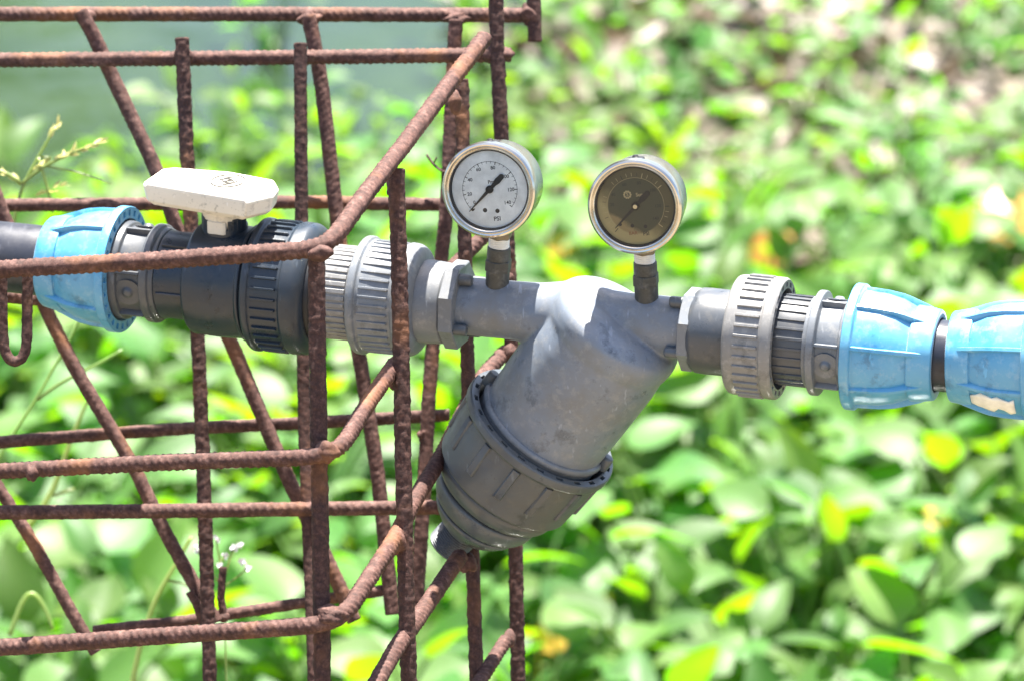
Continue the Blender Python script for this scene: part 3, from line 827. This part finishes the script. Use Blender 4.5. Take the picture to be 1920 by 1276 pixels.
# level bars of the far side
bar('level_bar', [(-900, 24, 3.03), (0, 27, 3.015), (500, 27, 3.01), (1000, 29, 3.005)], 27)
bar('level_bar', [(-900, 125, 2.965), (0, 113, 2.965), (350, 110, 2.965), (560, 108, 2.965), (958, 103, 2.965)], 28, pitch=.0048)
bar('level_bar', [(-900, 394, 3.02), (0, 385, 3.005), (270, 383, 3.0), (560, 379, 2.998), (832, 384, 2.995)], 26, rib=.0002)
bar('level_bar', [(-900, 900, 2.985), (0, 828, 2.985), (330, 803, 2.985), (560, 793, 2.985), (842, 777, 2.985)], 25, rib=.0002)
bar('level_bar', [(-900, 966, 2.91), (0, 960, 2.91), (300, 957, 2.91), (590, 953, 2.91), (840, 950, 2.91)], 27, pitch=.0056, rib=.0006)
bar('level_bar', [(176, 1182, 2.975), (350, 1163, 2.97), (420, 1152, 2.97), (560, 1130, 2.97), (690, 1110, 2.97), (742, 1102, 2.97)], 23, rib=.0002)
bar('level_bar', [(-900, 531, 2.945), (0, 552, 2.945), (112, 566, 2.945)], 26)
# stubs and hook
bar('stub', [(1001, -90, 3.0), (1001, -10, 3.0), (1003, 78, 3.0)], 28, False, 'rust_flake', rib=.0002)
bar('stub', [(418, 1062, 2.965), (414, 1120, 2.965), (420, 1155, 2.965)], 15, rib=.0002)
bar('stub', [(356, 1108, 2.95), (368, 1130, 2.95), (385, 1180, 2.95)], 17, rib=.0002)
bar('hook', [(3, 505, 2.672), (4, 560, 2.672), (5, 620, 2.672), (8, 655, 2.672), (18, 676, 2.672), (28, 680, 2.672), (41, 674, 2.672), (49, 655, 2.672), (51, 620, 2.672), (51, 560, 2.672), (52, 505, 2.672)], 21, False, 'rust_flake', rib=.0001, win=.003)
mb = MB(); P, _ = smooth_path(path([(800, 290, 2.99), (808, 305, 2.99), (822, 319, 2.985), (836, 323, 2.975)]), .002, .004); mb.tube(P, .0009, 6)
mb.tube(path([(812, 309, 2.99), (818, 296, 2.985)]), .0006, 5)
part('tie_wire', mb, M['rust_flake'], cage, angle=None)
def weld(px, py, dep, w, h, seed):
    mb = MB(); rg = np.random.default_rng(seed)
    c = at(px, py, dep); k = K * dep
    lat, lon = 14, 20; P = np.zeros((lat, lon, 3)); cf = rg.normal(size=(6, 4))
    for i in range(lat):
        a = PI * (i + .02) / (lat - .96)
        for j in range(lon):
            b_ = 2 * PI * j / lon
            d = V3(math.sin(a) * math.cos(b_), math.cos(a), math.sin(a) * math.sin(b_))
            r = 1 + sum(.07 * q[3] * math.sin(3 * (d @ q[:3]) + q[0] * 5) for q in cf)
            P[i, j] = c + r * (RT * d[0] * w / 2 * k + UP * d[1] * h / 2 * k + VW * d[2] * (w + h) / 4 * k)
    mb.grid(P)
    part('weld', mb, M['rust'], cage, angle=None)
for i, q in enumerate([(604, 474, 2.615, 48, 34), (612, 846, 2.618, 52, 40), (620, 1154, 2.618, 58, 42), (736, 352, 2.735, 26, 40), (740, 705, 2.733, 30, 52), (744, 1016, 2.716, 34, 40),
                       (160, 32, 3.0, 42, 30), (580, 36, 3.0, 42, 30), (856, 36, 3.0, 42, 28), (345, 104, 2.955, 34, 30), (932, 102, 2.95, 60, 34), (575, 108, 2.95, 34, 26), (853, 192, 2.87, 26, 44),
                       (876, 1056, 2.86, 34, 36), (955, 1196, 2.925, 26, 32), (955, 660, 2.94, 30, 34), (384, 956, 2.915, 34, 26), (992, 26, 3.0, 30, 40), (421, 1158, 2.965, 22, 18), (945, 520, 2.94, 36, 20), (797, 815, 2.97, 30, 30), (60, 886, 2.652, 24, 33)]):
    weld(*q, seed=100 + i)

# ================================================================== water and plants
mb = MB(); mb.add([(-60, -20, 0), (60, -20, 0), (60, 120, 0), (-60, 120, 0)], [(0, 1, 2, 3)])
o = part('pond_water', mb, M['water'], angle=None); o['kind'] = 'structure'

mb = MB()
ys = np.array([-40, -6, -1.5, .4, 1.1, 1.7, 2.3, 2.6]); zs = np.array([.75, .72, .70, .66, .5, .25, -.02, -.2]); xs = np.linspace(-30, 30, 61)
G = np.zeros((len(ys), len(xs), 3))
for i in range(len(ys)):
    for j in range(len(xs)):
        G[i, j] = (xs[j], ys[i] + .12 * math.sin(xs[j] * 2.1 + i), zs[i] + .05 * math.sin(xs[j] * 3.3 + 2 * i))
mb.grid(G, closed_v=False)
def soil():
    m, nt, out = mat_new('bank_soil'); p = N(nt, 'ShaderNodeBsdfPrincipled')
    tc = N(nt, 'ShaderNodeTexCoord').outputs['Object']; n = noise(nt, tc, 3, 6)
    r = ramp(nt, n.outputs['Fac'], [(.35, (.09, .07, .045)), (.55, (.19, .145, .095)), (.7, (.085, .11, .05))])
    nt.links.new(r.outputs['Color'], p.inputs['Base Color']); p.inputs['Roughness'].default_value = .9
    nt.links.new(bump(nt, n.outputs['Fac'], .6, .05), p.inputs['Normal']); nt.links.new(p.outputs[0], out.inputs[0]); return m
o = part('bank', mb, soil(), angle=None); o['kind'] = 'structure'

def leaf_geo(mb, base, dirn, up, L, W, droop, fold, wave, mi=0, nl=8, nw=4, shape=0):
    """a broad pointed leaf: base point, direction of the midrib, face normal."""
    d = nrm(dirn); n = nrm(up - (up @ d) * d); s = np.cross(d, n)
    P = np.zeros((nl + 1, nw + 1, 3))
    for i in range(nl + 1):
        t = i / nl
        prof = (math.sin(PI * min(1, t ** .62)) ** .85) if shape == 0 else (math.sin(PI * t ** .8) ** .9)
        w = W * max(.02, prof) * .5
        ang = -droop * t
        x = L * (math.sin(abs(ang) + 1e-6) / (abs(ang) + 1e-6)) * t
        z = -L * t * t * droop * .5
        for j in range(nw + 1):
            q = (j / nw - .5) * 2
            P[i, j] = base + d * x + n * (z + abs(q) * w * fold + wave * W * math.sin(7 * t + 2.2 * q) * .5 * abs(q)) + s * q * w
    mb.grid(P, closed_v=False, mi=mi)

def plant_proto(i, tall=1.0, nleaf=None, small=1.0):
    rg = random.Random(i * 31 + 5)
    fo, stm = MB(), MB()
    for k in range(nleaf or rg.randint(14, 18)):
        az = rg.uniform(0, 2 * PI); h = tall * rg.uniform(.05, .27); rr = .155 * rg.uniform(.02, 1) ** .6
        tip = V3(math.cos(az) * rr, math.sin(az) * rr, h)
        az2 = az + rg.uniform(-.9, .9)
        el = rg.choice((rg.uniform(-.35, .35), rg.uniform(-.1, .6), rg.uniform(.3, 1.1)))
        dirn = V3(math.cos(az2) * math.cos(el), math.sin(az2) * math.cos(el), math.sin(el))
        upv = V3(-math.sin(az2) * rg.uniform(-.7, .7) , math.cos(az2) * rg.uniform(-.7, .7), 1) - dirn * dirn[2]
        L = small * rg.uniform(.065, .118) * (1.4 if rg.random() < .12 else 1); W = L * rg.uniform(.46, .66)
        leaf_geo(fo, tip, dirn, upv, L, W, rg.uniform(.1, .9), rg.uniform(.08, .5), rg.uniform(0, .10))
        t = np.linspace(0, 1, 6)[:, None]
        b0 = V3(math.cos(az) * rr * .15, math.sin(az) * rr * .15, -.03)
        mid = V3(math.cos(az) * rr * .5, math.sin(az) * rr * .5, h * .75)
        pts = (1 - t) ** 2 * b0 + 2 * t * (1 - t) * mid + t ** 2 * tip
        stm.tube(pts, np.linspace(.0042, .0022, 6), 5, cap=False)
    return fo, stm
PROTO = []
for i in range(9):
    fo, stm = plant_proto(i)
    PROTO.append((make_mesh('foliage', fo, M['leaf'], angle=None), make_mesh('stems', stm, M['stem'], angle=None)))
def ground_xy(px, py, z=.16):
    r = VW + RT * (px - 960) * K + UP * (638 - py) * K
    k = (z - CAM[2]) / r[2]; p = CAM + r * k
    return p
def density(px, py):
    """how thickly plants stand where the photo shows px, py."""
    if py < -140 or py > 1560: return 0
    # open water at the upper left
    edge = np.interp(px, [-300, 0, 120, 300, 420, 600, 760, 880, 960, 1080, 1200, 1500, 1700, 2300], [520, 500, 430, 420, 350, 430, 450, 430, 380, 400, 430, 430, 360, 300])
    if py < edge:
        if px > 1040: return .10 if py > edge - 230 else .07
        if px > 880: return .06
        return (.05 if py > edge - 220 else .015) if px > 250 else (.04 if py > edge - 90 else 0)
    if py < edge + 120: return .36
    if py < 560: return .66
    return 1.0
spots = []; tries = 0
rg = random.Random(42)
while len(spots) < 280 and tries < 60000:
    tries += 1
    x, y = rg.uniform(-1.25, 1.25), rg.uniform(3.7, 8.2)
    px, py, _ = proj(V3(x, y, .16))
    if not (-160 < px < 2080): continue
    if rg.random() > density(px, py): continue
    mind = .088 if py > 560 else .098
    if any((x - a) ** 2 + (y - b) ** 2 < mind ** 2 for a, b in spots): continue
    spots.append((x, y))
for i, (x, y) in enumerate(spots):
    fm, sm_ = PROTO[i % len(PROTO)]
    px, py, _ = proj(V3(x, y, .16))
    t = thing('leafy_plant', 'low green plant with broad pointed leaves in the blurred leaf bed on the pond', 'plant', (x, y, 0), 'broad-leaved plants covering the pond')
    t.rotation_euler = (0, 0, rg.uniform(0, 6.28)); s_ = rg.uniform(.8, 1.15) * float(np.interp(py, [150, 420, 600], [.62, .85, 1.05])); t.scale = (s_, s_, s_ * rg.uniform(.85, 1.15))
    for n_, m_ in (('foliage', fm), ('stems', sm_)):
        c = bpy.data.objects.new(n_, m_); COL.objects.link(c); c.parent = t
for px, py in ((300, 330), (398, 232), (452, 262), (515, 268), (575, 300), (640, 215), (705, 205), (760, 300), (690, 330), (830, 260), (160, 352), (905, 120), (985, 170), (1015, 262), (560, 190)):
    p = ground_xy(px, py + 10, .12); fm, sm_ = PROTO[rg.randrange(9)]
    t = thing('leafy_plant', 'small clump of green leaves standing alone in open pond water past the bars', 'plant', (p[0], p[1], 0), 'lone leaf clumps on the open water')
    t.rotation_euler = (0, 0, rg.uniform(0, 6.28)); t.scale = (.55, .55, .6)
    for n_, m_ in (('foliage', fm), ('stems', sm_)):
        c = bpy.data.objects.new(n_, m_); COL.objects.link(c); c.parent = t
# the same growth carrying on outside and low between the plants
mb = MB()
for i in range(6000):
    x, y = rg.uniform(-3.0, 3.0), rg.uniform(3.2, 8.6)
    px, py, _ = proj(V3(x, y, .08))
    if rg.random() > density(px, py) * float(np.interp(py, [300, 420, 560], [.25, .45, 1.0])): continue
    az = rg.uniform(0, 2 * PI); el = rg.uniform(-.2, .6)
    d = V3(math.cos(az) * math.cos(el), math.sin(az) * math.cos(el), math.sin(el))
    L = rg.uniform(.045, .095)
    out_ = px < -160 or px > 2080
    leaf_geo(mb, V3(x, y, rg.uniform(.015, .26 if out_ else .13)), d, V3(rg.uniform(-.5, .5), rg.uniform(-.5, .5), 1), L, L * rg.uniform(.45, .65), rg.uniform(.1, .7), rg.uniform(.05, .4), .05, nl=6)
o = part('ground_cover', mb, M['leaf_far'], angle=None); o['kind'] = 'stuff'
# pale dead leaves and scraps lying on the water
mb = MB()
for i in range(2700):
    px, py = rg.uniform(-100, 2050), rg.uniform(-120, 560)
    w = np.interp(px, [0, 850, 960, 1100, 2000], [.0, .0, .2, 1, .9]) * np.interp(py, [-100, 60, 400, 480, 560], [.8, 1, 1, .4, .2])
    if rg.random() > w: continue
    p = ground_xy(px, py, .02); az = rg.uniform(0, 2 * PI); el = rg.uniform(-.25, .35)
    d = V3(math.cos(az) * math.cos(el), math.sin(az) * math.cos(el), math.sin(el)); L = rg.uniform(.05, .18)
    leaf_geo(mb, p + V3(0, 0, rg.uniform(0, .03)), d, V3(rg.uniform(-.6, .6), rg.uniform(-.6, .6), 1), L, L * rg.uniform(.25, .6), rg.uniform(-.8, .9), rg.uniform(-.3, .5), .15, nl=5)
o = part('leaf_litter', mb, M['litter'], angle=None); o['kind'] = 'stuff'

# yellowed leaves that stand out
for px, py, z, L, lab in [(1058, 458, .20, .055, 'orange leaf between the two gauge stems'), (1048, 1178, .22, .07, 'deep yellow leaf low in the bed beside the last rusty upright'),
                          (1450, 460, .2, .11, 'long peach and orange leaf above the ribbed union nut'), (1890, 392, .22, .15, 'largest orange leaf, upright above the torn blue coupling'),
                          (1752, 966, .24, .05, 'bright yellow leaf in a cluster below the blue couplings'), (1716, 968, .23, .045, 'pale yellow leaf beside a bright yellow one below the blue couplings'),
                          (1375, 962, .17, .06, 'rusty orange leaf half hidden under green leaves below the union'), (1322, 150, .05, .10, 'sandy yellow dead leaf floating among the scraps'),
                          (1122, 1115, .24, .04, 'small yellow leaf just under the strainer cap side')]:
    p = ground_xy(px, py, z); az = rg.uniform(-.6, 3.6)
    mb = MB(); el = rg.uniform(.2, .9)
    d = V3(math.cos(az) * math.cos(el), math.sin(az) * math.cos(el), math.sin(el))
    leaf_geo(mb, p - d * L * .5, d, V3(rg.uniform(-.3, .3), -1, .6), L, L * .6, .5, .25, .08)
    mb.tube([p - d * L * .5, p - d * L * .5 - V3(0, 0, .05), V3(p[0], p[1], 0)], .0016, 5)
    single('yellow_leaf', mb, M['yellow'], lab, 'leaf', p, angle=None)

# grass stalks among the bars
def grass(label, lines, loc_px, heads=()):
    b = at(*loc_px); t = thing('grass_stalk', label, 'grass stalk', (b[0], b[1], b[2]))
    mb = MB()
    for l, r in lines:
        P, _ = smooth_path(path(l), .004, .012); mb.tube(P, np.linspace(r, r * .6, len(P)), 6)
    part('stalk', mb, M['grass'], t, angle=None)
    if heads:
        for l in heads:
            mb = MB()
            P, s = smooth_path(path(l), .0035, .008)
            for i, p in enumerate(P):
                for q in range(2):
                    tg_ = nrm(P[min(i + 1, len(P) - 1)] - P[max(i - 1, 0)]) if len(P) > 1 else UP
                    dv = nrm(tg_ + .35 * V3(*RNG.normal(size=3)))
                    leaf_geo(mb, p, dv, V3(*RNG.normal(size=3)), .009, .0028, .1, .3, 0, nl=4, nw=2, shape=1)
            part('seed_head', mb, M['seed'], t, angle=None)
dg_ = 3.12
grass('pale green grass stalk with forked seed heads rising behind the cage above the blue coupling',
      [([(20, 470, dg_), (30, 380, dg_), (42, 345, dg_), (75, 290, dg_), (92, 258, dg_), (104, 238, dg_)], .0016), ([(40, 346, dg_), (60, 322, dg_), (100, 302, dg_), (150, 282, dg_), (184, 268, dg_)], .0016),
       ([(72, 296, dg_), (84, 330, dg_), (94, 368, dg_), (100, 400, dg_)], .0016), ([(72, 294, dg_), (96, 296, dg_)], .0012), ([(40, 346, dg_), (22, 330, dg_), (-10, 316, dg_)], .0018), ([(88, 312, dg_), (150, 322, dg_), (208, 346, dg_)], .0009)], (20, 470, dg_),
      [[(90, 262, dg_), (106, 236, dg_)], [(100, 302, dg_), (184, 268, dg_)], [(36, 340, dg_), (-20, 312, dg_)], [(55, 326, dg_), (80, 308, dg_)], [(66, 368, dg_), (110, 350, dg_)]])
grass('thin dark grass stalk crossing behind the lowest hook, with one side blade',
      [([(-30, 905, 3.2), (20, 818, 3.2), (66, 752, 3.2), (110, 672, 3.2), (140, 622, 3.2), (165, 560, 3.2)], .0018), ([(70, 748, 3.2), (110, 716, 3.2), (170, 690, 3.2), (230, 655, 3.2)], .0018)], (0, 860, 3.2))
grass('upright pale grass stem with a joint, in front of the leaves by the slanting struts',
      [([(246, 1290, 3.25), (262, 1210, 3.25), (290, 1120, 3.25), (312, 1085, 3.25), (340, 1040, 3.25), (360, 1005, 3.25)], .0026), ([(312, 1086, 3.25), (340, 1092, 3.25), (366, 1104, 3.25)], .0012)], (262, 1210, 3.25))
grass('pale jointed grass stem seen through the cage between two level bars',
      [([(40, 1000, 3.4), (100, 925, 3.4), (112, 880, 3.4), (150, 780, 3.4), (168, 740, 3.4)], .0028), ([(100, 928, 3.4), (140, 915, 3.4)], .0018)], (40, 1000, 3.4))
grass('drooping pair of grass blades near the bottom corner of the cage',
      [([(18, 1190, 3.35), (36, 1140, 3.35), (56, 1090, 3.35), (66, 1108, 3.35), (84, 1130, 3.35), (100, 1180, 3.35)], .0022)], (18, 1190, 3.35))
# small white flowers
ft = thing('flower_sprig', 'sprig of tiny white and lilac flowers beside the rusty upright', 'wildflower', at(420, 1150, 3.15))
mb = MB()
for l in ([(425, 1290, 3.15), (420, 1120, 3.15), (416, 1070, 3.15), (405, 1012, 3.15)], [(416, 1070, 3.15), (412, 1058, 3.15), (421, 1040, 3.15)], [(418, 1100, 3.15), (448, 1078, 3.15), (462, 1066, 3.15)], [(418, 1090, 3.15), (432, 1045, 3.15), (440, 1028, 3.15)], [(410, 1090, 3.15), (380, 1050, 3.15), (368, 1029, 3.15)]):
    P, _ = smooth_path(path(l), .004, .008); mb.tube(P, .0007, 5)
part('stem', mb, M['grass'], ft, angle=None)
for (x, y) in ((405, 1010), (421, 1040), (411, 1060), (464, 1064), (454, 1052), (440, 1026), (448, 1020), (366, 1029), (372, 1025)):
    mb = MB(); c = at(x, y, 3.15)
    for q in range(7):
        dv = nrm(V3(*RNG.normal(size=3)) - VW * .6)
        leaf_geo(mb, c, dv, V3(*RNG.normal(size=3)), .0038, .003, .2, .2, 0, nl=3, nw=2, shape=1)
    part('flower', mb, M['petal'], ft, angle=None)

# trees on the far bank: seen only as the green reflection on the open water
def tree(x, y, h, r, seed):
    rg = random.Random(seed)
    t = thing('bank_tree', 'leafy tree on the far bank mirrored green in the open water', 'tree', (x, y, 0), 'trees on the far bank')
    tr, cr = MB(), MB()
    z = np.linspace(-.2, h * .8, 10)
    tr.tube(np.stack([x + .12 * np.sin(z), y + .1 * np.cos(z * 1.3), z], 1), np.linspace(h * .03, h * .008, 10), 10)
    for i in range(9):
        a = rg.uniform(0, 6.28); z0 = rg.uniform(.3, .7) * h; l = r * rg.uniform(.5, .9)
        tr.tube([V3(x, y, z0), V3(x + l * .5 * math.cos(a), y + l * .5 * math.sin(a), z0 + l * .25), V3(x + l * math.cos(a), y + l * math.sin(a), z0 + l * .6)], [h * .012, h * .008, h * .003], 6)
    for i in range(110):
        a = rg.uniform(0, 6.28); q = rg.random() ** .5 * r; zc = h * .56 + rg.uniform(-.48, .44) * h * (1 - .35 * q / r)
        c = V3(x + q * math.cos(a), y + q * math.sin(a), zc); cl = rg.uniform(.35, .8)
        for j in range(42):
            p = c + V3(rg.gauss(0, .5), rg.gauss(0, .5), rg.gauss(0, .4)) * cl
            L = rg.uniform(.18, .34)
            leaf_geo(cr, p, V3(rg.gauss(0, 1), rg.gauss(0, 1), rg.gauss(-.3, .6)), V3(rg.gauss(0, .5), rg.gauss(0, .5), 1), L, L * .55, .4, .2, .05, nl=3, nw=2)
    part('trunk', tr, M['bark'], t, angle=None); part('crown', cr, M['tree_leaf'], t, angle=None)
tree(-2.75, 15.5, 11.5, 1.9, 1); tree(-5.0, 16.5, 12.5, 2.3, 2)

# ================================================================== light, sky, camera
SUN_EL = math.radians(72.5); SUN_AZ = math.radians(6)         # azimuth measured from +Y (away from the camera) towards +X
sd = V3(math.sin(SUN_AZ) * math.cos(SUN_EL), math.cos(SUN_AZ) * math.cos(SUN_EL), math.sin(SUN_EL))
li = bpy.data.lights.new('sun', 'SUN'); li.energy = 5.0; li.angle = math.radians(.53); li.color = (1, .955, .88)
so = bpy.data.objects.new('sun', li); COL.objects.link(so)
so.rotation_euler = Vector(sd).to_track_quat('Z', 'Y').to_euler()
w = bpy.data.worlds.new('World'); SC.world = w; w.use_nodes = True
nt = w.node_tree; nt.nodes.clear()
sky = nt.nodes.new('ShaderNodeTexSky'); sky.sky_type = 'NISHITA'; sky.sun_disc = False
sky.sun_elevation = SUN_EL; sky.sun_rotation = SUN_AZ; sky.air_density = 1.0; sky.dust_density = 2.6; sky.ozone_density = 1.0
bg = nt.nodes.new('ShaderNodeBackground'); bg.inputs[1].default_value = .068
wo = nt.nodes.new('ShaderNodeOutputWorld')
nt.links.new(sky.outputs[0], bg.inputs[0]); nt.links.new(bg.outputs[0], wo.inputs[0])

cam = bpy.data.cameras.new('camera'); co = bpy.data.objects.new('camera', cam); COL.objects.link(co)
co.location = CAM; co.rotation_euler = (PI / 2 - PITCH, 0, 0)
cam.lens = LENS; cam.sensor_width = 36; cam.sensor_fit = 'HORIZONTAL'; cam.clip_end = 500; cam.clip_start = .05
cam.dof.use_dof = True; cam.dof.focus_distance = 2.725; cam.dof.aperture_fstop = 9.0
SC.camera = co
vs = SC.view_settings; vs.view_transform = 'Standard'; vs.look = 'None'; vs.gamma = 1; vs.exposure = 2.34
SC.render.film_transparent = False
SC.cycles.max_bounces = 8; SC.cycles.transparent_max_bounces = 12
SC.cycles.use_denoising = True
